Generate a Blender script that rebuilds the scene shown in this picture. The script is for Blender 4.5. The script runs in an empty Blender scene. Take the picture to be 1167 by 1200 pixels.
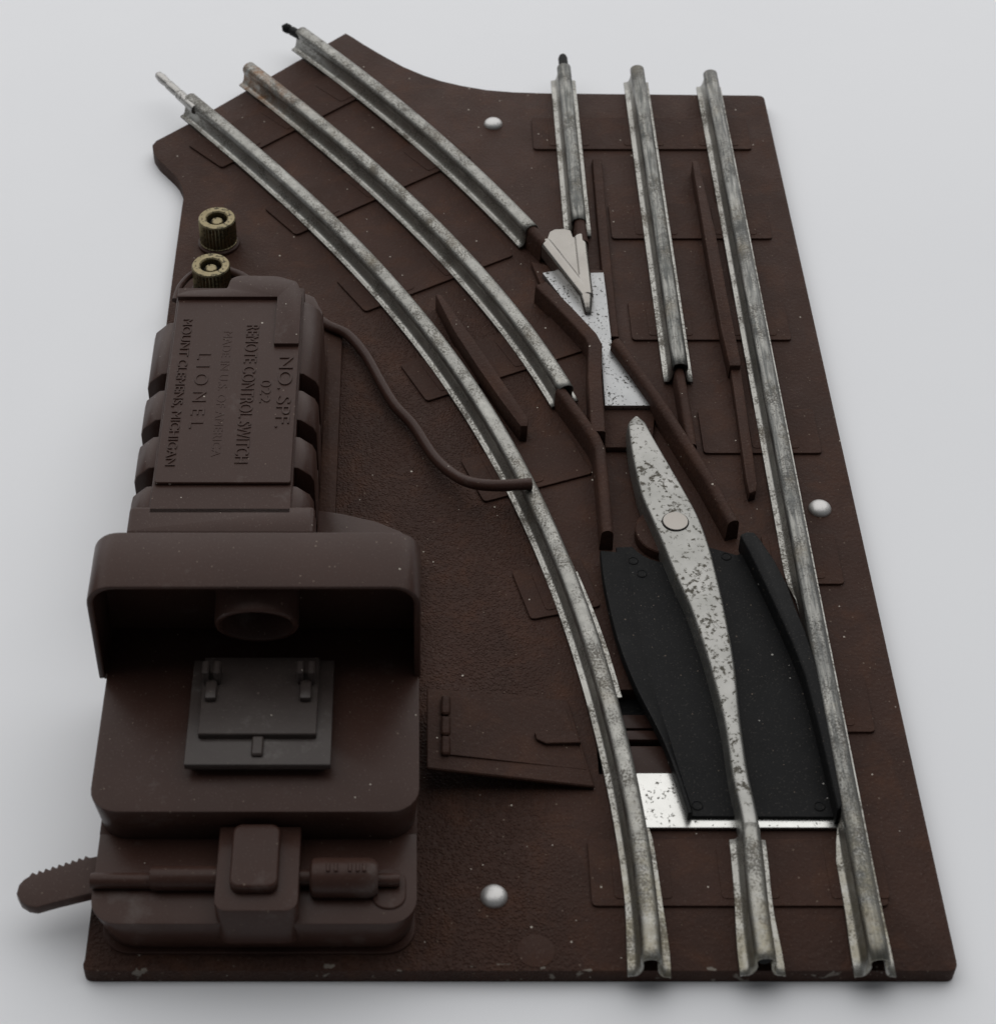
import bpy, bmesh, math, random
import numpy as np
from mathutils import Vector, Matrix
random.seed(7)
MM = 0.001
sc = bpy.context.scene
col = sc.collection
PLATE_T = 3.2                       # base plate thickness, its top face is z = 0 (mm)

# ------------------------------------------------------------------ camera model (mm), used to survey points of the photograph
F = 2326.; TH = math.radians(45.05); PX = 485.; PY = 600.; H = 270.8; D0 = 168.4
CT, ST = math.cos(TH), math.sin(TH)
def at(x, y, z=0.0):
    u = (x-PX)/F; v = (PY-y)/F
    dy = CT+v*ST; dz = -ST+v*CT
    t = (z-H)/dz
    return (u*t, -D0+dy*t)
def at3(x, y, z=0.0):
    a = at(x, y, z); return (a[0], a[1], z)

# ------------------------------------------------------------------ materials
def new_mat(name):
    m = bpy.data.materials.new(name); m.use_nodes = True
    nt = m.node_tree; b = nt.nodes['Principled BSDF']
    return m, nt, b
class N:
    def __init__(s, nt): s.nt = nt; s.tc = nt.nodes.new('ShaderNodeTexCoord')
    def n(s, t, **k):
        o = s.nt.nodes.new(t)
        for a, v in k.items(): setattr(o, a, v)
        return o
    def l(s, a, b): s.nt.links.new(a, b)
    def noise(s, scale, detail=4, rough=.55, dist=0, vec=None):
        o = s.n('ShaderNodeTexNoise'); o.inputs['Scale'].default_value = scale
        o.inputs['Detail'].default_value = detail; o.inputs['Roughness'].default_value = rough
        o.inputs['Distortion'].default_value = dist
        s.l(vec if vec else s.tc.outputs['Object'], o.inputs['Vector']); return o.outputs['Fac']
    def vor(s, scale):
        o = s.n('ShaderNodeTexVoronoi'); o.inputs['Scale'].default_value = scale
        s.l(s.tc.outputs['Object'], o.inputs['Vector']); return o
    def ramp(s, fac, a, b, ca=(0,0,0,1), cb=(1,1,1,1)):
        o = s.n('ShaderNodeValToRGB'); e = o.color_ramp.elements
        e[0].position = a; e[1].position = b; e[0].color = ca; e[1].color = cb
        s.l(fac, o.inputs['Fac']); return o.outputs['Color']
    def mix(s, fac, a, b):
        o = s.n('ShaderNodeMix', data_type='RGBA')
        if isinstance(fac, float): o.inputs[0].default_value = fac
        else: s.l(fac, o.inputs[0])
        for i, v in ((6, a), (7, b)):
            if isinstance(v, tuple): o.inputs[i].default_value = v
            else: s.l(v, o.inputs[i])
        return o.outputs[2]
    def math(s, op, a, b):
        o = s.n('ShaderNodeMath', operation=op)
        for i, v in enumerate((a, b)):
            if isinstance(v, (int, float)): o.inputs[i].default_value = v
            else: s.l(v, o.inputs[i])
        return o.outputs[0]
    def bump(s, h, strength, dist, b):
        o = s.n('ShaderNodeBump'); o.inputs['Strength'].default_value = strength; o.inputs['Distance'].default_value = dist
        s.l(h, o.inputs['Height']); s.l(o.outputs['Normal'], b.inputs['Normal'])

def c4(r, g, b): return (r, g, b, 1)
def dust_mask(k, cell=420, keep=.80, size=.095):
    v = k.vor(cell)
    sep = k.n('ShaderNodeSeparateColor'); k.l(v.outputs['Color'], sep.inputs[0])
    sz = k.math('MULTIPLY', sep.outputs[1], size)
    near = k.math('LESS_THAN', v.outputs['Distance'], sz)
    sel = k.math('GREATER_THAN', sep.outputs[0], keep)
    return k.math('MULTIPLY', near, sel)

def plastic(name, ca, cb, rust=None, rough=.5, grain=.25, grain_scale=1500, dust=.80, dusty=c4(.42,.38,.33), film=.0, spec=.4, edge=False, pebble=False):
    m, nt, b = new_mat(name); k = N(nt)
    base = k.mix(k.ramp(k.noise(70, 5, .6), .35, .68), ca, cb)
    if rust: base = k.mix(k.math('MULTIPLY', k.ramp(k.noise(110, 6, .7, .4), .50, .70), .70), base, rust)
    if film: base = k.mix(k.math('MULTIPLY', k.ramp(k.noise(75, 6, .7), .60, .74), film), base, c4(.22,.21,.20))
    fine = k.ramp(k.noise(2600, 2, .6), .60, .80)
    base = k.mix(k.math('MULTIPLY', fine, .16), base, c4(.30,.27,.24))
    base = k.mix(dust_mask(k, 420, dust), base, dusty)
    base = k.mix(k.math('MULTIPLY', dust_mask(k, 900, .72, .16), .45), base, c4(.24,.19,.15))
    if edge:
        sp = k.n('ShaderNodeSeparateXYZ'); k.l(k.tc.outputs['Object'], sp.inputs[0])
        em = k.math('MULTIPLY', k.math('LESS_THAN', sp.outputs[1], -.1355), k.ramp(k.noise(420, 2, .5), .66, .68))
        base = k.mix(k.math('MULTIPLY', em, .8), base, c4(.20,.18,.155))
    k.l(base, b.inputs['Base Color'])
    r = k.n('ShaderNodeMapRange'); k.l(k.noise(160, 4, .6), r.inputs[0])
    r.inputs[3].default_value = rough-.10; r.inputs[4].default_value = rough+.16
    k.l(r.outputs[0], b.inputs['Roughness'])
    b.inputs['Specular IOR Level'].default_value = spec
    h = k.math('ADD', k.math('MULTIPLY', k.noise(grain_scale, 3, .6), 1.0), k.math('MULTIPLY', k.noise(240, 3, .5), .8))
    if pebble:          # coarse moulded grain on the flat between housing and track
        sq = k.n('ShaderNodeSeparateXYZ'); k.l(k.tc.outputs['Object'], sq.inputs[0])
        def ramp_(o, a, c):
            mr = k.n('ShaderNodeMapRange'); k.l(o, mr.inputs[0]); mr.inputs[1].default_value = a; mr.inputs[2].default_value = c; return mr.outputs[0]
        mk = k.math('MULTIPLY', ramp_(sq.outputs[0], .020, .006), ramp_(sq.outputs[1], .040, .018))
        vv = k.vor(1900)
        pb = k.ramp(vv.outputs['Distance'], .15, .60)
        h = k.math('ADD', h, k.math('MULTIPLY', mk, k.math('MULTIPLY', k.math('SUBTRACT', 1.0, pb), .8)))
    k.bump(h, grain, .0002, b)
    return m

def metal(name, ca, cb, spot, rough=.34, spot_scale=1700, lo=.54, hi=.60, stretch=None, second=None, tint=None, dull=1.0, worn_top=None, head=.55, streak=False, stain=None, patchy=.35):
    m, nt, b = new_mat(name); k = N(nt)
    vec = None
    if stretch:
        mp = k.n('ShaderNodeMapping'); mp.inputs['Scale'].default_value = stretch
        k.l(k.tc.outputs['Object'], mp.inputs['Vector']); vec = mp.outputs['Vector']
    base = k.mix(k.ramp(k.noise(150, 5, .6), .3, .7), ca, cb)
    big = k.noise(190, 3, .5)
    s1 = k.noise(spot_scale, 4, .62, 0, vec)
    s = k.ramp(k.math('ADD', s1, k.math('MULTIPLY', k.math('SUBTRACT', big, .5), patchy)), lo, hi)
    if second:
        s2 = k.ramp(k.noise(second[0], 3, .55, .6), second[1], second[2])
        s = k.math('MAXIMUM', s, s2)
    base = k.mix(s, base, spot)
    if worn_top:        # rail head painted darker: its weaker reflection beside the bright flange
        sp = k.n('ShaderNodeSeparateXYZ'); k.l(k.tc.outputs['Object'], sp.inputs[0])
        vec2 = None
        if streak:
            mp2 = k.n('ShaderNodeMapping'); mp2.inputs['Scale'].default_value = (1, .07, 1)
            k.l(k.tc.outputs['Object'], mp2.inputs['Vector']); vec2 = mp2.outputs['Vector']
        wt = k.math('MULTIPLY', k.math('GREATER_THAN', sp.outputs[2], .0007), k.ramp(k.noise(1500 if streak else 420, 4, .65, 0, vec2), .25, .62))
        base = k.mix(k.math('MULTIPLY', wt, head), base, worn_top)
    if stain:           # (start, end, colour, amount): corroded end of the rail, along its own length
        sp2 = k.n('ShaderNodeSeparateXYZ'); k.l(k.tc.outputs['Object'], sp2.inputs[0])
        mr = k.n('ShaderNodeMapRange'); k.l(sp2.outputs[1], mr.inputs[0]); mr.inputs[1].default_value = stain[0]; mr.inputs[2].default_value = stain[1]
        sm_ = k.math('MULTIPLY', mr.outputs[0], k.ramp(k.noise(330, 5, .7), .38, .62))
        base = k.mix(k.math('MULTIPLY', sm_, stain[3]), base, stain[2])
    if tint:
        base = k.mix(k.math('MULTIPLY', k.ramp(k.noise(90, 5, .7), tint[1], tint[2]), tint[3]), base, tint[0])
    k.l(base, b.inputs['Base Color'])
    k.l(k.math('SUBTRACT', dull, k.math('MULTIPLY', s, .35)), b.inputs['Metallic'])
    k.l(k.math('ADD', k.math('ADD', rough-.06, k.math('MULTIPLY', s, .22)), k.math('MULTIPLY', k.noise(500, 3, .6), .12)), b.inputs['Roughness'])
    k.bump(k.math('SUBTRACT', k.math('MULTIPLY', k.noise(2400, 3, .6), .4), s), .16, .00012, b)
    return m

BR = plastic('brown_plastic_track_bed', c4(.0385,.0198,.0148), c4(.0485,.0240,.0174), rust=c4(.062,.029,.018), rough=.57, grain=1.0, grain_scale=1200, dust=.55, spec=.10, edge=True)
BP = plastic('brown_plastic_base_plate', c4(.0385,.0198,.0148), c4(.0485,.0240,.0174), rust=c4(.066,.029,.017), rough=.57, grain=1.0, grain_scale=1300, dust=.55, spec=.11, edge=True, pebble=True)
BH = plastic('brown_plastic_housing', c4(.0415,.0208,.0160), c4(.0475,.0240,.0186), rough=.33, grain=.08, dust=.84, film=.22, spec=.17)
BG = plastic('brown_plastic_grained', c4(.026,.0155,.0125), c4(.031,.0180,.0145), rough=.58, grain=.75, grain_scale=1100, dust=.78, spec=.22)
BD = plastic('brown_plastic_bracket', c4(.040,.030,.027), c4(.052,.041,.037), rough=.34, grain=.08, dust=.84, film=.45, spec=.34)
BK = plastic('black_plastic', c4(.0070,.0073,.0078), c4(.0092,.0095,.0100), rough=.52, grain=.12, dust=.70, dusty=c4(.30,.29,.27), spec=.09)
def rail_metal(name, **kw):
    return metal(name, c4(0.308,0.303,0.283), c4(0.420,0.417,0.391), c4(0.144,0.133,0.115), rough=.43, spot_scale=2500, lo=.48, hi=.66,
                 tint=(c4(.15,.125,.085), .54, .76, .6), patchy=.75, **kw)
OLIVE = c4(.22,.20,.145)
RAIL = rail_metal('tinned_steel_rail', worn_top=c4(0.102,0.102,0.097), head=.45)
RAIL_A = rail_metal('tinned_steel_curved_rail', worn_top=c4(0.102,0.102,0.097), head=.45, stain=(-.085,-.108,OLIVE,.75))
RAIL_B = rail_metal('tinned_steel_rusty_rail', worn_top=c4(0.102,0.102,0.097), head=.40, stain=(.036,.052,c4(.170,.088,.040),.95))
RAIL_S = rail_metal('tinned_steel_straight_rail', worn_top=c4(0.076,0.080,0.077), head=.92, streak=True)
RAIL_F = rail_metal('tinned_steel_long_rail', worn_top=c4(0.078,0.081,0.080), head=.88, streak=True, stain=(-.085,-.115,OLIVE,.7))
RAIL_G = rail_metal('tinned_steel_stock_rail', worn_top=c4(0.127,0.127,0.119), head=.5, stain=(.004,-.008,OLIVE,.8))
BAR = metal('tinned_steel_swivel', c4(0.262,0.262,0.247), c4(0.354,0.351,0.337), c4(0.087,0.080,0.065), rough=.46, spot_scale=1000, lo=.545, hi=.65)
TIN = metal('tinned_sheet', c4(0.315,0.321,0.326), c4(0.378,0.384,0.388), c4(0.060,0.058,0.052), rough=.42, spot_scale=1500, lo=.60, hi=.625)
SHINY = metal('bright_tinned_sheet', c4(.56,.56,.54), c4(.64,.64,.62), c4(.09,.085,.075), rough=.27, spot_scale=1300, lo=.60, hi=.66)
NICK = metal('nickel_casting', c4(.270,.255,.236), c4(.320,.304,.282), c4(.19,.175,.152), rough=.24, spot_scale=900, lo=.66, hi=.80)
ALU = metal('aluminium_rivet', c4(0.486,0.479,0.473), c4(0.567,0.560,0.553), c4(0.259,0.248,0.238), rough=.46, spot_scale=1200, lo=.62, hi=.74, dull=.75)
BRASS = metal('aged_brass', c4(0.198,0.166,0.096), c4(0.282,0.240,0.150), c4(0.053,0.044,0.027), rough=.44, spot_scale=1300, lo=.52, hi=.64,
              tint=(c4(.060,.072,.040), .50, .70, .6))
PIN = metal('steel_pin', c4(0.340,0.333,0.319), c4(0.422,0.414,0.401), c4(0.098,0.093,0.082), rough=.40, spot_scale=1600, lo=.58, hi=.66)
FACE = metal('rivet_face', c4(.30,.28,.258), c4(.34,.32,.295), c4(.2,.19,.17), rough=.42, spot_scale=1200, lo=.74, hi=.85)
m, nt, b = new_mat('white_table'); k = N(nt)
base = k.mix(k.ramp(k.noise(9, 4, .6), .3, .7), c4(.775,.790,.820), c4(.800,.815,.842))
v = dust_mask(k, 60, .93, .035)
base = k.mix(k.math('MULTIPLY', v, .45), base, c4(.45,.44,.43))
k.l(base, b.inputs['Base Color']); b.inputs['Roughness'].default_value = .55
b.inputs['Specular IOR Level'].default_value = .3
k.bump(k.noise(700, 4, .6), .05, .0002, b)
TABLE = m

# ------------------------------------------------------------------ mesh helpers (all in mm)
class MB:
    def __init__(s): s.bm = bmesh.new()
    def prism(s, poly, z0, z1, bev=0, seg=2, top=None, bevel_vertical=True):
        """poly: list of xy; z0/z1 numbers; top: optional other xy outline for the top"""
        bm = bmesh.new()
        a = sum(poly[i-1][0]*poly[i][1]-poly[i][0]*poly[i-1][1] for i in range(len(poly)))
        tp = top if top else poly
        if a < 0: poly = poly[::-1]; tp = tp[::-1]
        zt = z1 if isinstance(z1, (list, tuple)) else [z1]*len(poly)
        if a < 0 and isinstance(z1, (list, tuple)): zt = zt[::-1]
        lo = [bm.verts.new((x, y, z0)) for x, y in poly]
        hi = [bm.verts.new((x, y, z)) for (x, y), z in zip(tp, zt)]
        bm.faces.new(lo[::-1]); bm.faces.new(hi)
        n = len(poly)
        for i in range(n):
            j = (i+1) % n; bm.faces.new((lo[i], lo[j], hi[j], hi[i]))
        s.take(bm, bev, seg)
        return s
    def take(s, bm, bev=0, seg=2, skip_bottom=None):
        bmesh.ops.recalc_face_normals(bm, faces=bm.faces)
        if bev:
            ed = [e for e in bm.edges if len(e.link_faces) == 2 and e.calc_face_angle(0) > math.radians(38)]
            bmesh.ops.bevel(bm, geom=ed, offset=bev, offset_type='OFFSET', segments=seg, profile=.5, affect='EDGES', clamp_overlap=True)
        me = bpy.data.meshes.new('t'); bm.to_mesh(me); bm.free()
        s.bm.from_mesh(me); bpy.data.meshes.remove(me)
    def box(s, x0, x1, y0, y1, z0, z1, bev=0, seg=2):
        return s.prism([(x0,y0),(x1,y0),(x1,y1),(x0,y1)], z0, z1, bev, seg)
    def lathe(s, prof, center, axis='Z', n=40, knurl=None, closed=True):
        """prof: (r,h) list; axis Z or X or Y"""
        bm = bmesh.new(); rings = []
        for r, h in prof:
            ring = []
            for i in range(n):
                a = 2*math.pi*i/n
                rr = r*(1-knurl[2]*(i % 2)) if (knurl and knurl[0] <= h <= knurl[1]) else r
                p = (rr*math.cos(a), rr*math.sin(a), h)
                if axis == 'X': p = (h, p[0], p[1])
                if axis == 'Y': p = (p[0], h, p[1])
                ring.append(bm.verts.new(Vector(p)+Vector(center)))
            rings.append(ring)
        for a, b2 in zip(rings, rings[1:]):
            for i in range(n):
                j = (i+1) % n; bm.faces.new((a[i], a[j], b2[j], b2[i]))
        if closed: bm.faces.new(rings[0][::-1]); bm.faces.new(rings[-1])
        s.take(bm); return s
    def sweep(s, path, prof, closed=False, cap=False):
        """path: 3D points; prof: list of (u,w) or function(i)->list; u to the right of travel, w up"""
        bm = bmesh.new(); rows = []
        P = [Vector(p) for p in path]
        for i, p in enumerate(P):
            t = (P[min(i+1, len(P)-1)]-P[max(i-1, 0)]); t.z = 0; t.normalize()
            r = Vector((t.y, -t.x, 0))
            pr = prof(i) if callable(prof) else prof
            rows.append([bm.verts.new(p+r*u+Vector((0,0,w))) for u, w in pr])
        n = len(rows[0])
        for a, b2 in zip(rows, rows[1:]):
            for i in range(n if closed else n-1):
                j = (i+1) % n; bm.faces.new((a[i], a[j], b2[j], b2[i]))
        if cap and closed: bm.faces.new(rows[0]); bm.faces.new(rows[-1][::-1])
        if closed: s.take(bm)
        else:
            me = bpy.data.meshes.new('t'); bm.to_mesh(me); bm.free(); s.bm.from_mesh(me); bpy.data.meshes.remove(me)
        return s
    def tube(s, path, r, n=12, smooth=4):
        """round tube along 3D path (Catmull-Rom smoothed)"""
        P = crom(path, smooth) if smooth else [Vector(p) for p in path]
        bm = bmesh.new(); rows = []
        for i, p in enumerate(P):
            t = (P[min(i+1, len(P)-1)]-P[max(i-1, 0)]).normalized()
            a = t.cross(Vector((0,0,1))).normalized(); b2 = a.cross(t)
            rr = r[0]+(r[1]-r[0])*i/(len(P)-1) if isinstance(r, tuple) else r
            rows.append([bm.verts.new(p+(a*math.cos(2*math.pi*q/n)+b2*math.sin(2*math.pi*q/n))*rr) for q in range(n)])
        for a, b2 in zip(rows, rows[1:]):
            for i in range(n):
                j = (i+1) % n; bm.faces.new((a[i], a[j], b2[j], b2[i]))
        bm.faces.new(rows[0][::-1]); bm.faces.new(rows[-1]); s.take(bm); return s
    def build(s, name, mat, parent=None, ang=34, solid=None, mods=None, recalc=True):
        bm = s.bm
        if recalc and not solid: bmesh.ops.recalc_face_normals(bm, faces=bm.faces)
        for f in bm.faces: f.smooth = True
        for e in bm.edges:
            e.smooth = not (len(e.link_faces) == 2 and e.calc_face_angle(0) > math.radians(ang))
        co = [v.co.copy() for v in bm.verts]
        lo = Vector([min(c[i] for c in co) for i in range(3)]); hi = Vector([max(c[i] for c in co) for i in range(3)])
        ctr = (lo+hi)/2
        for v in bm.verts: v.co = (v.co-ctr)*MM
        me = bpy.data.meshes.new(name); bm.to_mesh(me); bm.free()
        return link(name, me, mat, ctr, parent, solid, mods)
def link(name, me, mat, ctr, parent=None, solid=None, mods=None):
    me.materials.clear(); me.materials.append(mat)
    o = bpy.data.objects.new(name, me); col.objects.link(o)
    o['wc'] = [ctr[0]*MM, ctr[1]*MM, ctr[2]*MM]
    w = Vector(ctr)*MM
    if parent is not None:
        o.parent = parent; w = w-Vector(parent['wc'])
    o.location = w
    if solid:
        md = o.modifiers.new('thickness', 'SOLIDIFY'); md.thickness = solid*MM; md.offset = 0
    for t, kw in (mods or []):
        md = o.modifiers.new(t.lower(), t)
        for a, vv in kw.items(): setattr(md, a, vv)
    return o
def crom(path, k):
    P = [Vector(p) for p in path]; out = []
    for i in range(len(P)-1):
        p0 = P[max(i-1, 0)]; p1 = P[i]; p2 = P[i+1]; p3 = P[min(i+2, len(P)-1)]
        for j in range(k):
            t = j/k
            out.append(.5*((2*p1)+(p2-p0)*t+(2*p0-5*p1+4*p2-p3)*t*t+(3*p1-p0-3*p2+p3)*t**3))
    out.append(P[-1]); return out
def rrect(x0, x1, y0, y1, r, n=6, corners='abcd'):
    """rounded rectangle; corners a=front-left b=front-right c=back-right d=back-left"""
    out = []
    for key, cx, cy, a0 in (('a', x0, y0, 180), ('b', x1, y0, 270), ('c', x1, y1, 0), ('d', x0, y1, 90)):
        if key not in corners: out.append((cx, cy)); continue
        ox = cx+r if cx == x0 else cx-r; oy = cy+r if cy == y0 else cy-r
        for i in range(n+1):
            a = math.radians(a0+90*i/n); out.append((ox+r*math.cos(a), oy+r*math.sin(a)))
    return out
def round_poly(poly, rads, n=5):
    out = []; m_ = len(poly)
    for i, p in enumerate(poly):
        r = rads[i] if isinstance(rads, (list, tuple)) else rads
        p = Vector(p); a = Vector(poly[i-1]); b2 = Vector(poly[(i+1) % m_])
        if not r: out.append(tuple(p)); continue
        da = (a-p); db = (b2-p); q = min(r, da.length*.45, db.length*.45)
        s0 = p+da.normalized()*q; s1 = p+db.normalized()*q
        for j in range(n+1):
            t = j/n; out.append(tuple(s0*(1-t)**2+p*2*t*(1-t)+s1*t*t))
    return out

# ------------------------------------------------------------------ the thing
root = bpy.data.objects.new('track_switch', None); col.objects.link(root)
root.location = (16*MM, 120*MM, -PLATE_T*MM); root['wc'] = list(root.location)
root.empty_display_size = .02
root['label'] = 'brown plastic toy train track switch with tinned rails and boxy motor housing on white table'
root['category'] = 'track switch'

# ---- the table
tb = MB(); tb.prism([(-1500,-1500),(1500,-1500),(1500,1500),(-1500,1500)], -PLATE_T-20, -PLATE_T)
t = tb.build('table', TABLE); t['kind'] = 'structure'; t['label'] = 'smooth white table top under the track switch'

# ---- base plate with its mechanism slot
arc = [(405,38.5),(413,43),(426.5,51.7),(449,65),(473,78),(497,88),(517,94.5),(541,100),(570,105),(600,107.5)]
outline = [(-52.5,.3),(85.3,.3),(85.3,245.6),(32.3,246.6)]
outline = round_poly(outline, [2.2,1.6,1.6,0])
arcp = [at(*p) for p in arc][::-1]
outline += arcp
outline += [at(224,143)]
outline += [at(*p) for p in [(192,160),(183,164.5),(178.5,170),(180,178),(186,187),(195,195.5),(203,203),(209,210),(213,218),(215.5,228)]]
outline += [(-52.8,200),(-52.8,176)]
slot = [(31.5,38.8),(62,38.8),(62,57.5),(31.5,57.5)]
bm = bmesh.new()
def loop(pts):
    vs = [bm.verts.new((x, y, 0)) for x, y in pts]
    return [bm.edges.new((vs[i-1], vs[i])) for i in range(len(vs))]
es = loop(outline)+loop(slot)
bmesh.ops.triangle_fill(bm, use_beauty=True, use_dissolve=False, edges=es)
for f in bm.faces:
    if f.normal.z < 0: f.normal_flip()
g = bmesh.ops.extrude_face_region(bm, geom=list(bm.faces))
for v in g['geom']:
    if isinstance(v, bmesh.types.BMVert): v.co.z = -PLATE_T
bmesh.ops.recalc_face_normals(bm, faces=bm.faces)
mb = MB(); mb.take(bm, .45, 2)
plate = mb.build('base_plate', BP, root)
MB().box(31.6, 61.9, 38.9, 57.4, -PLATE_T+.1, -PLATE_T+.5).build('slot_floor', BK, plate)

# ---- moulded sleepers
def sleeper(corner, ang, length, depth, pads, name='sleeper'):
    """corner = near-left corner, ang = direction of its length"""
    mb = MB()
    d = Vector((math.cos(ang), math.sin(ang))); n = Vector((-d.y, d.x)); c = Vector(corner)
    q = [c, c+d*length, c+d*length+n*depth, c+n*depth]
    mb.prism(round_poly([tuple(p) for p in q], .9, 3), -.3, .52, .07, 1)
    for u in pads:
        a = c+d*(u-4.7)+n*1.3
        q = [a, a+d*9.4, a+d*9.4+n*(depth-2.6), a+n*(depth-2.6)]
        mb.prism(round_poly([tuple(p) for p in q], .8, 3), .2, .64, .05, 1)
    return mb.build(name, BR, plate)
for y, x0, x1, pads in [(12.0,28.6,76.3,(37,54.3,72)),(47.6,66,80,(72,)),(82.6,66,80,(72,)),(118,57.5,81,(72,)),
                        (152.8,46,79.6,(54.3,72)),(187.8,44.2,80,(54.3,72)),(222.3,28.2,79.6,(36.7,54.3,72))]:
    sleeper((x0,y), 0, x1-x0, 13, [p-x0 for p in pads])
for (px, py), a, L, pads in [((260,198),43.0,50,(8.6,25.8,43)),((347,277),37.2,50,(8.6,25.8,43)),((428,367),31.2,38,(8.6,25.8)),
                       ((500,472),25.8,37,(8.6,25.8)),((567,590),20.3,23,(8.6,)),((622,728),14.5,13.5,(8.0,))]:
    sleeper(at(px,py), math.radians(a), L, 12.6, pads)

# ---- rails: tubular sheet-metal profile
HALF = [(2.85,.42),(2.85,.74),(2.45,.76),(2.05,.84),(1.75,1.15),(1.52,1.7),(1.36,2.4),(1.26,3.1),(1.27,3.5),(1.42,3.85),(1.52,4.3),(1.45,4.85),(1.12,5.33),(.55,5.6)]
def rail_profile(wl=1., wr=1., hs=1.):
    def side(w):
        o = []
        for u, z in HALF:
            if z < 2.3: u = 1.33+(u-1.33)*w
            elif z > 3.3: u = u*hs
            o.append((u, z))
        return o
    L = [(-u, z) for u, z in side(wl)]; R = side(wr)
    return L+[(0, 5.68)]+R[::-1]
def rail(name, path, width=None, mat=None):
    mb = MB(); P = path
    f = (lambda i: rail_profile(*width(P[i]))) if width else rail_profile()
    mb.sweep(P, f)
    o = mb.build(name, mat or RAIL, root, ang=60, solid=.34)
    return o
def fit(px, z=5.62, deg=4, y0=None, y1=None, n=60, straight_below=None):
    Q = np.array([at(a, b2, z) for a, b2 in px])
    c = np.polyfit(Q[:,1]/100, Q[:,0], deg)
    ys = np.linspace(y0, y1, n)
    return [(float(np.polyval(c, y/100)), float(y), 0.) for y in ys]
A = [(223.7,112),(229,116.5),(263,144),(304,178),(355.6,226),(407,274),(441,312),(506.6,383),(535.7,427),(566.5,472),(594,520),(607.7,551),(635,595),(655.7,643),(672,690),(692.5,744.5),(709.6,799),(723,854),(732,899),(744.7,952),(751,995),(757.7,1039),(764,1126),(764.5,1131)]
B = [(290.5,73.7),(321,96),(373,140.5),(424,181.7),(475.6,226),(527,277.6),(563,318),(597,359),(628,400),(655.7,441),(664,451)]
C = [(354,36),(390,56.6),(441,99.4),(493,144),(570.6,209),(594.6,236.5),(623.7,265.6)]
def sm(a, b2, x): t = min(1, max(0, (x-a)/(b2-a))); return t*t*(3-2*t)
def wA(p):      # travelling towards the front: right of travel is the left flange in the picture
    y = p[1]; w = 1-sm(80, 55, y)*1.0 if y > 40 else 1-sm(24, 34, y)
    e = 1+.25*sm(14,2,y)
    return (w*e, e, 1.)
pA = fit(A, deg=6, y0=237.4, y1=-1.2, n=110)
railA = rail('curved_rail', pA, wA, RAIL_A)
railB = rail('curved_rail', fit(B, deg=3, y0=251.0, y1=132.2, n=60), None, RAIL_B)
railC = rail('curved_rail', fit(C, deg=2, y0=267.0, y1=185.5, n=50))
railD = rail('straight_rail', [(36.6, y, 0.) for y in np.linspace(250.8,188.2,16)], None, RAIL_S)
railE = rail('straight_rail', [(54.4, y, 0.) for y in np.linspace(250.0,139.0,24)], None, RAIL_S)
def wF(p):
    y = p[1]; w = 1-sm(84, 76, y) if y > 50 else 1-sm(20, 30, y)
    return (1.+.1*sm(12,2,y), w*(1+.2*sm(12,2,y)), 1.)
railF = rail('straight_rail', [(72.0, y, 0.) for y in np.linspace(248.0,-1.2,70)], wF, RAIL_F)
railG = rail('stock_rail', [(54.4+.6*sm(6,26,y), y, 0.) for y in np.linspace(24.6,-1.0,16)], lambda p: (1+.35*sm(14,1,p[1]), 1+.35*sm(14,1,p[1]), 1.0-.10*sm(14,24,p[1])), RAIL_G)
# the springy flange tongue beside the curved rail
tg = [at3(672,672,.6), at3(690,715,.7), at3(708,765,.8), at3(724,819,.9)]
MB().sweep(crom(tg,4), [(-.7,0),(.7,0),(.7,.35),(-.7,.35)], closed=True, cap=True).build('flange_tongue', RAIL, railA)

# joiner pins
def pin(pts, r, parent, mat, name='rail_pin'):
    MB().tube(pts, r, 14, 3).build(name, mat, parent)
d = Vector((-7.2, 12.0, 0)).normalized()
def lathe_dir(mb, prof, p0, dirv):
    b0 = MB(); b0.lathe(prof, (0,0,0), 'Z', 18)
    q = Vector((0,0,1)).rotation_difference(Vector(dirv).normalized()).to_matrix().to_4x4()
    bmesh.ops.transform(b0.bm, matrix=Matrix.Translation(Vector(p0))@q, verts=b0.bm.verts)
    me = bpy.data.meshes.new('t'); b0.bm.to_mesh(me); b0.bm.free(); mb.bm.from_mesh(me); bpy.data.meshes.remove(me)
p0 = Vector(at3(222,121,4.2)); p1 = Vector(at3(184,86,4.2)); L = (p1-p0).length
mb = MB(); lathe_dir(mb, [(1.25,-3),(1.25,L*.30),(.95,L*.34),(1.15,L*.40),(1.15,L*.62),(.8,L*.66),(1.1,L*.72),(1.2,L*.84),(.95,L*.95),(.4,L)], p0, p1-p0); mb.build('rail_pin', PIN, railA)
p0 = Vector(at3(356,43,4.2)); p1 = Vector(at3(331,30,4.2)); L = (p1-p0).length
mb = MB(); lathe_dir(mb, [(1.15,-3),(1.15,L*.55),(.8,L*.62),(1.2,L*.70),(1.2,L*.85),(.3,L)], p0, p1-p0); mb.build('insulating_pin', BK, railC)
mb = MB(); lathe_dir(mb, [(1.15,-3),(1.15,4.6),(.9,5.6),(.4,6.0)], (36.6,250.6,4.25), (0,1,0)); mb.build('insulating_pin', BK, railD)
# dark crimp plugs in the open rail ends at the front
MB().tube([(54.4,-.2,3.7),(54.4,4,3.7)], 1.0, 12, 0).build('joiner_plug', BK, railG)

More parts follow.
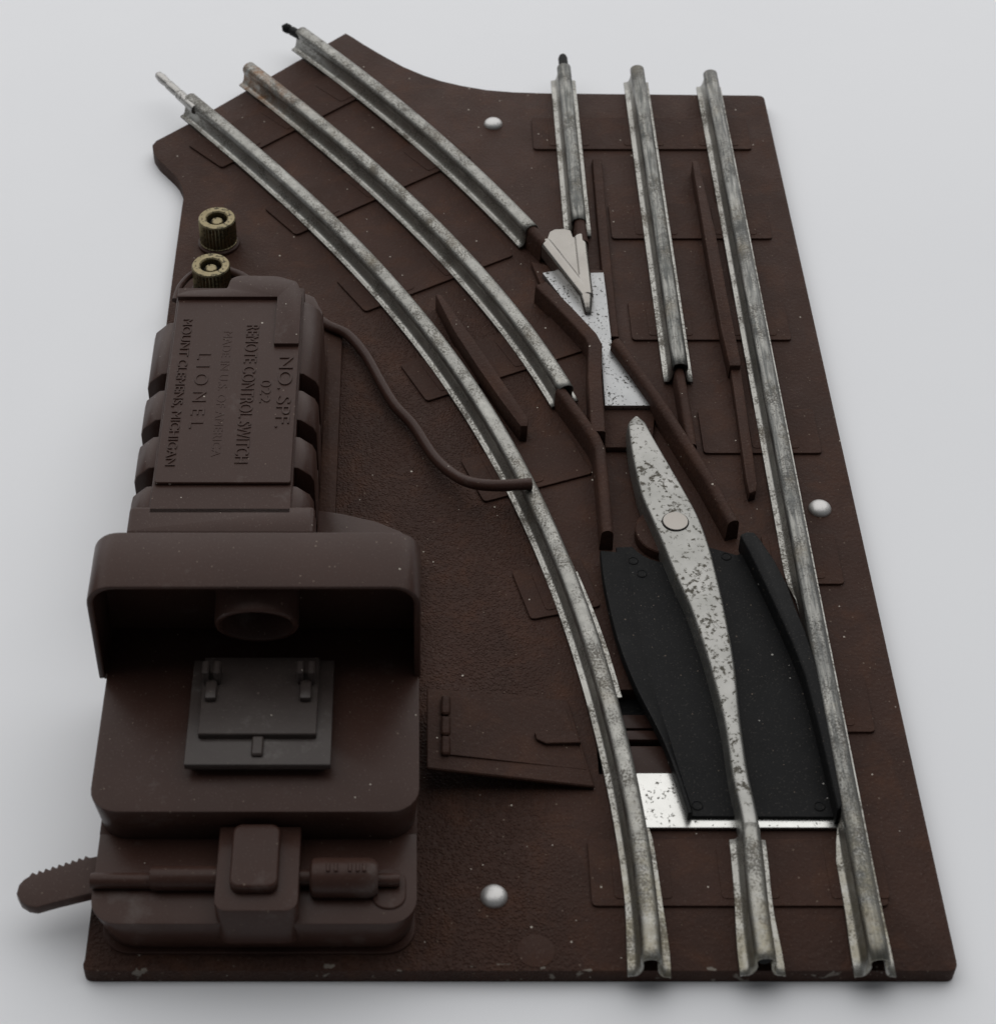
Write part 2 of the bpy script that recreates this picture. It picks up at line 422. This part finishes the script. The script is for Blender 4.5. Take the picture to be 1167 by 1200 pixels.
# ---- rounded brown insulating bars (wing rails)
def bar_prof(w, h, z0=0., r=.75):
    hw = w/2; r = min(r, hw)
    pts = [(-hw-.15, z0), (-hw, h-r)]
    for i in range(1, 5): a = math.radians(180-90*i/4); pts.append((-hw+r+r*math.cos(a), h-r+r*math.sin(a)))
    for i in range(0, 5): a = math.radians(90-90*i/4); pts.append((hw-r+r*math.cos(a), h-r+r*math.sin(a)))
    pts.append((hw+.15, z0)); return pts
def bar(name, px, w, h, mat=BR, z0=0., r=.75, sub=1, par=None):
    P = [Vector(at3(a, b2, h)) for a, b2 in px]
    for p in P: p.z = 0
    if sub > 1: P = crom(P, sub)
    # densify so that knees stay crisp
    return MB().sweep(P, bar_prof(w, h, z0, r), closed=True, cap=True).build(name, mat, par or root)
bar('wing_rail', [(634,332),(664,362),(692,392),(697.5,402),(697,440),(701,505)], 2.9, 4.6, r=.5)
bar('wing_rail', [(657,454),(680,485),(697,509),(703,522),(707,560),(712,622)], 2.3, 5.2, r=1.1)
bar('wing_rail', [(722,397),(740,421),(770,463),(800,509),(830,556),(860,610)], 2.3, 5.2, r=1.1)
bar('insulating_stub', [(796,431),(803,470),(811,520)], 2.0, 4.2, r=.9)
bar('insulating_stub', [(616,258),(640,282)], 2.6, 5.45, r=1.2)
bar('insulating_stub', [(679,250),(683,281)], 2.6, 5.45, r=1.2)
bar('guard_rail', [(699.5,186),(706,262),(712.5,332),(719,394)], 2.2, 1.5, r=.3)
def slab(name, px, z, z0=-.2, bev=.25, mat=BR, par=None):
    return MB().prism([at(a, b2, z) for a, b2 in px], z0, z, bev, 2).build(name, mat, par or root)
slab('guard_rail', [(510,344),(517,345),(536,371),(566,413),(599,461),(619,490),(618,499),(610,499),(588,470),(560,430),(532,387)], 4.3)
slab('guard_rail', [(811,188),(818,188),(838,270),(853,350),(868,424),(868,428),(855,428),(845,385),(833,320),(822,255)], 3.6)
slab('guard_rail', [(856,431),(868,431),(887,566),(886,575),(878,578),(874,560)], 2.4)
slab('frog_plinth', [(622,306),(650,312),(707,316),(716,404),(768,478),(764,524),(709,524),(700,470),(690,398),(634,334)], 1.4)

# ---- frog
fz = 2.6
frog_plate = slab('frog_plate', [(635.6,319.4),(649.5,317),(693,319.4),(707,319),(711,350),(714,378),(717,404),(734,430),(763.6,472.5),(763,475),(709,475),(705.5,430),(701.5,402),(698,396),(668,361)], fz, 1.3, .06, TIN)
mb = MB()
def dome_prof(w, z0, h):
    pts = [(-w, z0), (-w, h-w)]
    for i in range(1, 9): a = math.radians(180-180*i/9); pts.append((w*math.cos(a), h-w+w*math.sin(a)))
    pts += [(w, h-w), (w, z0)]; return pts
def seg(px0, px1, n=8): return [Vector(at3(px0[0]+(px1[0]-px0[0])*i/n, px0[1]+(px1[1]-px0[1])*i/n, 5.5))-Vector((0,0,5.5)) for i in range(n+1)]
pl = seg((639,279),(687,340)); pr_ = seg((680,273),(688,342))
mb.sweep(pl, lambda i: dome_prof(1.45, 1.5, 5.5), closed=True, cap=True)
mb.sweep(pr_, lambda i: dome_prof(1.45, 1.5, 5.5), closed=True, cap=True)
nose = seg((686,336),(690,356), 6)
mb.sweep(nose, lambda i: dome_prof(1.55-.85*(i/6)**1.5, 1.5, 5.5-2.2*(i/6)**2), closed=True, cap=True)
mb.prism([at(a, b2, 4.5) for a, b2 in [(640,283),(644,271),(650,268),(662,267.5),(669,269.5),(671,276),(690,344)]], 1.5, 4.5)
frog = mb.build('frog_casting', NICK, root, mods=[('REMESH', dict(mode='VOXEL', voxel_size=.11*MM, use_smooth_shade=True)), ('SMOOTH', dict(iterations=22, factor=.5))])

# ---- swivel (points) rail
Lx = np.array([at(a, b2, 5.4) for a, b2 in [(736,492.5),(737.5,510),(741,534),(752,582),(762,602),(777,637),(792.5,676),(808,706.5),(816,730),(830,772),(843,820),(850,850),(857.6,908),(868.5,952),(873,982),(874.5,990)]])
Rx = np.array([at(a, b2, 5.4) for a, b2 in [(755,492),(764,508),(779,534),(803,575),(819,604),(831,637),(839,668),(848,706),(854,737),(860.5,772),(865.6,820),(867.6,843),(877,908),(888,952),(892,982),(893.5,990)]])
def smf(Q):
    o = np.argsort(Q[:,1]); yy = np.linspace(Q[o[0],1], Q[o[-1],1], 160); xx = np.interp(yy, Q[o,1], Q[o,0])
    kk = np.hanning(19); kk /= kk.sum(); xs = np.convolve(np.pad(xx, 9, mode='edge'), kk, mode='valid')
    return lambda y: float(np.interp(y, yy, xs))
fL, fR = smf(Lx), smf(Rx)
rows = []
ys = list(124.2-4.2*(1-np.cos(np.linspace(0,math.pi/2,12))))+list(np.linspace(119, 19.5, 70))
bm = bmesh.new()
for y in ys:
    l, r = fL(min(y,121.0)), fR(min(y,121.0)); mid = (l+r)/2; hw = (r-l)/2
    if y > 121: q = math.sqrt(max(.03, 1-((y-121)/3.3)**2)); hw *= q
    drop = .9*sm(120, 124, y)+.0*sm(30, 18, y)
    zt = 5.45-drop; z0 = .9 if y > 24 else .9+1.6*(24-y)/5
    e = min(.55, hw*.45)
    rows.append([bm.verts.new(p) for p in [(mid-hw-.28,y,z0),(mid-hw-.05,y,zt-.8),(mid-hw+e*.35,y,zt-.22),(mid-hw+e,y,zt),(mid-hw*.35,y,zt+.10),(mid,y,zt+.13),(mid+hw*.35,y,zt+.10),(mid+hw-e,y,zt),(mid+hw-e*.35,y,zt-.22),(mid+hw+.05,y,zt-.8),(mid+hw+.28,y,z0)]])
for a, b2 in zip(rows, rows[1:]):
    for i in range(len(a)):
        j = (i+1) % len(a); bm.faces.new((a[i], a[j], b2[j], b2[i]))
bm.faces.new(rows[0]); bm.faces.new(rows[-1][::-1])
mb = MB(); mb.take(bm); swivel = mb.build('swivel_rail', BAR, root, ang=50)
px_, py_ = at(791.5, 610, 5.9)
MB().lathe([(2.56,5.0),(2.56,5.60),(2.40,5.60)], (px_,py_,0), 'Z', 36).build('rivet_gap', BK, swivel)
MB().lathe([(2.4,4.8),(2.4,5.72),(2.3,5.85),(2.0,5.93),(0.05,5.96)], (px_,py_,0), 'Z', 36).build('pivot_rivet', FACE, swivel)

# ---- black points plate with raised blades
hub = at(783, 622, 2.0)
pp = [(807,957),(979,958),(972,885),(955,826),(925,750),(900,692),(880,645)]
P2 = [at(a, b2, 1.6) for a, b2 in pp]
P2 = P2+[(60.5,89.0)]
for i in range(0, 13):
    a = math.radians(-28-124*i/12); P2.append((hub[0]+8.0*math.cos(a), hub[1]+8.0*math.sin(a)))
P2 += [at(a, b2, 1.6) for a, b2 in [(722,641),(722,690),(738,752),(752,800),(776,862),(798,910)]]
mb = MB(); mb.prism(P2, .6, 1.6, .12, 1)
# left sloping lip: crease inside, raised outer edge
outer = crom([at3(a, b2, 3.3) for a, b2 in [(704,645),(709,685),(724,748),(745,803),(775,862),(791,902),(804,941),(807,952)]], 4)
inner = crom([at3(a, b2, 1.7) for a, b2 in [(735,648),(741,690),(752,745),(764,800),(783,860),(797,905),(810,945),(811,957)]], 4)
bm = bmesh.new(); rows = []
for o_, i_ in zip(outer, inner):
    dv = (Vector((o_.x,o_.y,0))-Vector((i_.x,i_.y,0))).normalized()
    o_ = Vector((o_.x, o_.y, 3.3)); i_ = Vector((i_.x, i_.y, 1.7))
    rows.append([bm.verts.new(p) for p in [(i_.x,i_.y,.7),(i_.x,i_.y,1.62),tuple(o_-dv*.5-Vector((0,0,.25))),tuple(o_-Vector((0,0,.12))),tuple(o_+dv*.15-Vector((0,0,.5))),(o_.x+dv.x*.1,o_.y+dv.y*.1,1.2)]])
for a, b2 in zip(rows, rows[1:]):
    for i in range(6): bm.faces.new((a[i], a[(i+1)%6], b2[(i+1)%6], b2[i]))
bm.faces.new(rows[0]); bm.faces.new(rows[-1][::-1]); mb.take(bm)
pts_plate = mb.build('points_plate', BK, root, ang=40)
rb = [(867,626),(875,622.5),(884,623),(892,633),(907,655),(922,683),(933,713),(943,737),(955,772),(965,808),(979,865),(988,915),(991,942),(982,949),(972,905),(958,846),(943,790),(928,752),(912,717),(895,681),(878,646)]
MB().prism([at(a, b2, 5.2) for a, b2 in rb], .7, 5.2, .45, 3).build('point_blade', BK, pts_plate)
for a, b2 in [(817,944),(960,945),(742,657),(752,672),(851,652)]:
    x, y = at(a, b2, 1.7)
    MB().lathe([(1.0,1.5),(1.0,1.66),(.85,1.76),(.7,1.66),(.1,1.66)], (x,y,0), 'Z', 20).build('heat_stake', BK, pts_plate)
MB().lathe([(6.3,-.1),(6.3,2.0),(6.1,2.25),(.1,2.3)], (hub[0],hub[1],0), 'Z', 48).build('pivot_boss', BR, plate)
MB().lathe([(2.0,-.5),(2.0,5.0)], (px_,py_,0), 'Z', 24).build('pivot_post', BK, plate)
# tinned sliding plate and the parts seen in the slot
x0, y0 = at(752, 971, .9); x1, y1 = at(978, 906, .9)
MB().box(x0-1.6, 70.6, y0+.1, 38.3, .45, .95, .08, 1).build('slide_plate', SHINY, root)
MB().box(32.2, 61, 39.1, 45.6, -2.6, -.9, .2).build('slide_bar', BH, root)
MB().box(32.2, 44, 46.6, 48.6, -2.6, -.4, .15).build('slide_bar', BH, root)
MB().box(32.2, 45, 50.0, 53.0, -2.6, -1.5, .15).build('slide_bar', BH, root)

# ---- housing
HX0, HX1 = -51.2, .8
housing = bpy.data.objects.new('motor_housing', None); 
mb = MB()
def vprism(zs, polys, bev=.0):
    bm = bmesh.new(); rows = [[bm.verts.new((x, y, z)) for x, y in p] for z, p in zip(zs, polys)]
    for a, b2 in zip(rows, rows[1:]):
        for i in range(len(a)): j = (i+1) % len(a); bm.faces.new((a[i], a[j], b2[j], b2[i]))
    bm.faces.new(rows[0][::-1]); bm.faces.new(rows[-1]); return bm
# skirting, front shelf, platform
mb.prism(rrect(-49.4,.3,3.2,57,4.8,corners='ab'), -.2, .6, .15, 1)
mb.take(vprism([.5, 9.0], [rrect(-48.9,-.3,4.2,20,5.2,corners='ab'), rrect(-50.4,.5,3.0,20,4.6,corners='ab')]), .22, 2)
mb.take(vprism([8.7, 17.0], [rrect(-50.3,.2,18.9,57,4.8,corners='ab'), rrect(-51.3,.9,18.4,57,4.6,corners='ab')]), .25, 2)
mb.box(-50.4,.5,20,57,.0,8.9)
mb.box(-51.9,.5,46.9,57.6,15.4,16.9,.1,1)
mb.box(-51.0,.3,57.2,58.2,.0,16.6)
# hood: arch with an open front
def arch(x0, x1, z0, z1, r, n=8):
    pts = [(x0, z0)]
    for i in range(n+1): a = math.radians(180-90*i/n); pts.append((x0+r+r*math.cos(a), z1-r+r*math.sin(a)))
    for i in range(n+1): a = math.radians(90-90*i/n); pts.append((x1-r+r*math.cos(a), z1-r+r*math.sin(a)))
    pts.append((x1, z0)); return pts
o_ = arch(-52.6, 1.1, 16.2, 39.0, 4.4); i_ = arch(-51.5, 0., 16.4, 38.2, 3.6)
bm = bmesh.new(); YF, YB, YI = 46.2, 58.4, 57.0
of = [bm.verts.new((x, YF, z)) for x, z in o_]; inf = [bm.verts.new((x, YF, z)) for x, z in i_]
ob = [bm.verts.new((x, YB, z)) for x, z in o_]; inb = [bm.verts.new((x, YI, z)) for x, z in i_]
n = len(o_)
for i in range(n-1):
    bm.faces.new((of[i], of[i+1], inf[i+1], inf[i])); bm.faces.new((of[i], ob[i], ob[i+1], of[i+1])); bm.faces.new((inf[i], inf[i+1], inb[i+1], inb[i]))
bm.faces.new(ob); bm.faces.new(inb); bm.faces.new((of[0], inf[0], inb[0], inb[-1], inf[-1], of[-1], ob[-1], ob[0]))
mb.take(bm, .3, 2)
# shoulder behind the hood
sh = [(-18.5,58),(.6,58)]+[at(a, b2, 4) for a, b2 in [(487,640),(470,622),(440,610),(400,601),(372,597)]]
mb.prism(sh, -.2, 4, .5, 2)
housing = mb.build('motor_housing', BH, root)
# front box with raised button
fb = rrect(-30.7,-17.8,2.6,18.4,2.0,corners='ab')
MB().prism(fb, 4, 13.2, .3, 2).build('latch_block', BH, housing)
MB().prism(rrect(-28.4,-20.9,5.6,17.6,1.6), 12.8, 15.2, .6, 3).build('latch_button', BH, housing)
# indicator rod on the shelf
mb = MB()
mb.lathe([(1.15,-50.6),(1.25,-50.2),(1.25,-39.6)], (0,10.2,10.1), 'X', 20)
mb.lathe([(1.7,-41.2),(1.95,-40.8),(1.95,-30)], (0,10.4,10.5), 'X', 24)
mb.lathe([(1.3,-18.5),(1.3,-15.2)], (0,10.4,10.6), 'X', 20)
mb.lathe([(2.4,-16.2),(3.0,-15.8),(3.15,-15),(3.15,-7.2),(2.9,-6.2),(2.3,-5.6)], (0,10.2,10.9), 'X', 32)
mb.lathe([(1.05,-6.2),(1.05,-2.6),(.8,-2.2)], (0,10.2,10.3), 'X', 18)
for x in (-13.6,-12.4,-10.2,-9.0,-8.0): mb.box(x,x+.6,9.2,10.8,13.7,14.25,.12,1)
mb.build('plunger_rod', BH, housing)
mb = MB(); mb.prism(rrect(-6.6,-1.2,5.6,13.2,2.5), 8.8, 9.35, .2, 1); mb.build('rod_seat', BH, housing)
# lamp socket ring in the hood
rp0 = Vector((-25.7, 47.4, 28.0)); rdir = Vector((0, math.cos(.35), math.sin(.35)))
def ring_part(prof, name, mat):
    mb = MB(); b0 = MB(); b0.lathe(prof, (0,0,0), 'Z', 48, closed=False)
    q = Vector((0,0,1)).rotation_difference(rdir).to_matrix().to_4x4()
    bmesh.ops.transform(b0.bm, matrix=Matrix.Translation(rp0)@q, verts=b0.bm.verts)
    me = bpy.data.meshes.new('t'); b0.bm.to_mesh(me); b0.bm.free(); mb.bm.from_mesh(me); bpy.data.meshes.remove(me)
    return mb.build(name, mat, housing, ang=50)
ring_part([(6.9,9.5),(6.9,.5),(6.75,.12),(6.45,0),(6.1,.12),(5.95,.4),(5.95,8.4)], 'lamp_socket', BH)
ring_part([(6.0,8.0),(.1,8.0)], 'socket_back', BK)
# lantern bracket
mb = MB()
mb.box(-36.5,-13.2,25.4,47.2,18.6,20.0,.25,2)
mb.box(-35.6,-14.2,26.6,46.5,16.8,18.8)
br = mb.build('lantern_bracket', BD, housing)
mb = MB(); mb.box(-34.6,-15.6,30.6,46.8,19.8,21.2,.15,1)
mb.box(-25.9,-24.0,26.9,30.8,19.9,20.7,.25,1)
for x in (-33.0,-17.6): 
    mb.box(x-.95,x+.95,37.2,41.2,21.0,22.3,.4,2)
    mb.box(x-1.5,x-.35,40.8,43.4,21.0,24.4,.25,1); mb.box(x+.35,x+1.5,40.8,43.4,21.0,24.4,.25,1)
mb.build('bracket_slide', BD, br)
# ---- motor cover behind the hood
mb = MB()
mb.box(-46.6,-22.9,79,146.0,-.2,19.4)
mb.box(-47.5,-22.0,82,146.4,16.5,19.6,.25,1)
cover = mb.build('motor_cover', BH, root)
MB().take
mb = MB(); mb.prism(rrect(-47.0,-22.3,89.2,141.8,.5), 19.5, 20.3, .15, 1); panel = mb.build('cover_panel', BH, cover)
lipp = [(-47.2,141.6),(-27.2,141.6),(-27.2,127.2),(-22.4,127.2),(-22.4,142.5),(-23.5,146.4),(-27.5,148.2),(-35.2,148.4),(-36.8,147.4),(-37.4,144.2),(-45.0,143.6),(-47.2,142.4)]
MB().prism(round_poly(lipp,[.2,.1,.1,.3,.6,.8,1.2,1.6,.8,.6,1.4,.5]), 16, 21.1, .22, 2).build('cover_lip', BH, cover)
MB().prism(rrect(-51.0,-17.7,77.0,84.0,.8), -.2, 19.6, .9, 3).build('cover_collar', BH, cover)
def lug(y0, y1, side):
    if side > 0: pts = [(-22.3,19.2),(-21.2,19.0),(-18.9,17.0),(-18.3,15.4),(-18.2,-.2),(-22.9,-.2)]
    else: pts = [(-47.2,19.2),(-48.6,19.0),(-51.2,16.6),(-51.7,15.0),(-51.7,-.2),(-46.6,-.2)]
    bm = bmesh.new(); a = [bm.verts.new((x, y0, z)) for x, z in pts]; b2 = [bm.verts.new((x, y1, z)) for x, z in pts]
    bm.faces.new(a); bm.faces.new(b2[::-1])
    for i in range(len(a)): j = (i+1) % len(a); bm.faces.new((a[i], b2[i], b2[j], a[j]))
    mb = MB(); mb.take(bm, .35, 2); mb.build('cooling_lug', BH, cover)
for s_ in (1, -1):
    lug(120.6, 142.5 if s_ > 0 else 136, s_); lug(107.4, 115.8, s_); lug(94.4, 102.8, s_); lug(83.0, 89.6, s_)
    x0, x1 = ((-22.9,-18.4) if s_ > 0 else (-51.6,-46.6))
    MB().box(x0,x1,84,120.6,-.2,6.0,.2,1).build('lower_wall', BH, cover)
MB().prism([(-18.4,84),(-15.0,84),(-15.0,157),(-18.2,159),(-22.9,152),(-22.9,142),(-18.4,142)], -.2, 1.1, .4, 2).build('cover_flange', BR, cover)
mb = MB(); mb.prism([(-22.6,142),(-18.4,142),(-18.6,148),(-20.5,153),(-23.6,155),(-27,152.5),(-27,146.5),(-22.6,146.3)], -.2, 12, .6, 2); mb.build('cover_corner', BH, cover)
# raised lettering
def text(body, x, y0, y1, h, z, depth=.28, spacing=1.0, name='lettering'):
    cu = bpy.data.curves.new('t', 'FONT'); cu.body = body; cu.size = 1; cu.extrude = .5; cu.offset = 0; cu.space_character = spacing
    o = bpy.data.objects.new('t', cu); col.objects.link(o)
    bpy.context.view_layer.update()
    me = bpy.data.meshes.new_from_object(o.evaluated_get(bpy.context.evaluated_depsgraph_get()))
    bpy.data.objects.remove(o); bpy.data.curves.remove(cu)
    xs = [v.co.x for v in me.vertices]; yy = [v.co.y for v in me.vertices]
    ax, bx, ay, by = min(xs), max(xs), min(yy), max(yy)
    for v in me.vertices:
        u = (v.co.x-ax)/(bx-ax); w = (v.co.y-ay)/(by-ay)
        wx = x+(w-.5)*h; wy = y0+(y1-y0)*u; wz = (z-.1) if v.co.z < 0 else (z+depth*.65)
        v.co = (wx, wy, wz)
    me.flip_normals()
    ctr = Vector((x, (y0+y1)/2, z))
    for v in me.vertices: v.co = (v.co-ctr)*MM
    me.name = name
    return link(name, me, BH, ctr, panel)
def col_y(px, pya, pyb): return at(px[0], pya, 20.3)[1], at(px[1], pyb, 20.3)[1]
for body, xm, pa, pb, h, sp, dp in [
    ('NO. SPF.', -24.6, (333,418), (330,501), 2.7, 1.0, .35),
    ('022', -28.2, (309,445), (305,472), 2.0, 1.0, .25),
    ('REMOTE CONTROL SWITCH', -31.6, (292,381), (284,543), 2.5, 1.0, .28),
    ('MADE IN U.S. OF AMERICA', -36.4, (262,388), (248,535), 1.7, 1.05, .10),
    ('LIONEL', -40.6, (236,414), (228,502), 2.6, 1.6, .25),
    ('MOUNT CLEMENS, MICHIGAN', -44.7, (216,374), (196,546), 2.1, 1.0, .32)]:
    text(body, xm, at(pa[0], pa[1], 20.3)[1], at(pb[0], pb[1], 20.3)[1], h, 20.3, dp, sp)

# ---- lever
top = [(107,1047),(66,1057),(43,1063.5),(33,1062),(24,1056.5),(19.2,1047),(22,1037),(28,1030.5),(34,1027)]
nt_ = 9
for i in range(nt_):
    a = i/nt_; b2 = (i+1)/nt_
    f_ = lambda t: (36+(106-36)*t, 1026.5+(1004.5-1026.5)*t)
    p, q = f_(a), f_(b2); top += [(p[0]+1.5, p[1]-4.6), (q[0]-.6, q[1]+.6)]
top += [(130,1000),(130,1043)]
MB().prism([at(a, b2, 6.6) for a, b2 in top], 4.6, 6.6, .22, 2).build('hand_lever', BH, root)

# ---- sloping rod cover between housing and track
q = [(500,806,6.0),(665,820,1.0),(697,922,1.0),(500,900,6.0)]
bm = bmesh.new(); tp = [bm.verts.new(at3(*p)) for p in q]; bt = [bm.verts.new((v.co.x, v.co.y, v.co.z-.9)) for v in tp]
bm.faces.new(tp); bm.faces.new(bt[::-1])
for i in range(4): j = (i+1) % 4; bm.faces.new((tp[i], bt[i], bt[j], tp[j]))
mb = MB(); mb.take(bm, .2, 1); rc = mb.build('rod_cover', BR, root)
def slope_box(px, lift, th, name, bev=.12, taper=False):
    pts = []
    A0 = Vector(at3(500,806,6)); 
    for a, b2 in px:
        x, y = at(a, b2, 4); zz = 6.0-(x-2.2)/(28.5)*5.0
        x, y = at(a, b2, zz+lift); zz = 6.0-(x-2.2)/28.5*5.0
        pts.append((x, y, zz))
    bm = bmesh.new(); t_ = [bm.verts.new((x, y, z+(lift if not taper else lift*(1-1.15*(x-5)/24)))) for x, y, z in pts]; b_ = [bm.verts.new((x, y, z-.2)) for x, y, z in pts]
    bm.faces.new(t_); bm.faces.new(b_[::-1]); n = len(t_)
    for i in range(n): j = (i+1) % n; bm.faces.new((t_[i], b_[i], b_[j], t_[j]))
    mb = MB(); mb.take(bm, bev, 1); mb.build(name, BR, rc)
slope_box([(525,816),(662,826),(688,900),(525,884)], .42, 1, 'cover_plate', taper=True)
slope_box([(626,858),(672,856),(681,870),(640,871),(629,866)], .8, 1, 'latch_tab')
for a in (814, 838, 861): slope_box([(517,a),(528,a+1),(528,a+22),(517,a+22)], .9, 1, 'hinge_knuckle', .3)

# ---- thumb nuts
for (a, b2, rot) in [(254,255,0),(247,310,.5)]:
    x, y = at(a, b2, 7.2)
    n = 64
    nut = MB().lathe([(3.9,.9),(4.1,1.2),(4.12,1.3),(4.12,6.7),(4.1,6.9),(3.9,7.2),(2.55,7.2),(2.3,6.95),(2.2,5.4)], (x,y,0), 'Z', n, knurl=(1.25,6.75,.075), closed=False).build('thumb_nut', BRASS, root, ang=20)
    MB().lathe([(2.25,5.5),(.1,5.5)], (x,y,0), 'Z', 24, closed=False).build('nut_recess', BK, nut)
    MB().lathe([(1.25,0),(1.35,6.2),(1.15,6.45),(.1,6.5)], (x,y,0), 'Z', 24).build('terminal_stud', BRASS, nut)
    MB().lathe([(4.6,-.1),(4.6,.7),(4.3,.95),(1.0,1.0)], (x,y,0), 'Z', 36).build('terminal_base', BH, nut)

# ---- rivets
for a, b2 in [(578,143),(961,594),(579,1049)]:
    x, y = at(a, b2, .6)
    MB().lathe([(2.2,-.1),(2.2,.2),(2.0,.65),(1.55,1.05),(.9,1.3),(.05,1.36)], (x,y,0), 'Z', 36).build('rivet', ALU, root, ang=60)
x, y = at(628,1115,0)
MB().lathe([(3.0,-.3),(3.0,.06),(2.9,.1),(.1,.1)], (x,y,0), 'Z', 40).build('ejector_mark', BR, plate)

# ---- insulated lead
wp = [(262,316,3.0),(283,324,3.0),(296,333,3.0),(320,346,3.0),(345,354,2.6),(362,366,2.2),(386,382,2.0),(408,392.5,2.0),(429,416.5,2.0),(446,447,2.0),(463,475,2.0),(485,499,2.0),(508,534,2.2),(529,554,3.2),(550,565,5.0),(580,569,6.8),(623,567,6.9)]
wire = MB().tube([at3(*p) for p in wp], 1.15, 14, 5).build('insulated_wire', BH, root)
rp = [(262,318,4),(240,315,4),(224,322,4),(211,336,4),(205,352,4)]
MB().tube([at3(*p) for p in rp], .7, 10, 5).build('insulated_wire', BH, root)

for o in list(bpy.data.objects):
    if 'wc' in o.keys(): del o['wc']

# ------------------------------------------------------------------ camera
cam = bpy.data.cameras.new('camera'); co = bpy.data.objects.new('camera', cam); col.objects.link(co)
co.location = (0, -D0*MM, H*MM); co.rotation_euler = (math.pi/2-TH, 0, 0)
cam.sensor_fit = 'HORIZONTAL'; cam.sensor_width = 36; cam.lens = 36*F/1167
cam.shift_x = (583.5-PX)/1167
cam.clip_start = .01; cam.clip_end = 20
cam.dof.use_dof = True; cam.dof.focus_distance = .385; cam.dof.aperture_fstop = 45
sc.camera = co

# ------------------------------------------------------------------ light: one big soft box above and behind, a weak second, grey room
w = bpy.data.worlds.new('World'); sc.world = w; w.use_nodes = True
bg = w.node_tree.nodes['Background']; bg.inputs[0].default_value = (.93,.97,1.0,1); bg.inputs[1].default_value = .115
def area(name, loc, target, size, power, color=(1,1,1), sy=None):
    l = bpy.data.lights.new(name, 'AREA'); l.energy = power; l.color = color; l.shape = 'RECTANGLE'; l.size = size; l.size_y = sy or size
    o = bpy.data.objects.new(name, l); col.objects.link(o); o.location = loc
    o.rotation_euler = (Vector(target)-Vector(loc)).to_track_quat('-Z', 'Y').to_euler(); return o
area('softbox_lamp', (-.05, 1.05, 1.20), (.02, .10, 0), 4.0, 54.5, (1,.985,.97), 3.3)
sc.view_settings.view_transform = 'Standard'; sc.view_settings.look = 'None'
sc.view_settings.exposure = 0; sc.view_settings.gamma = 1
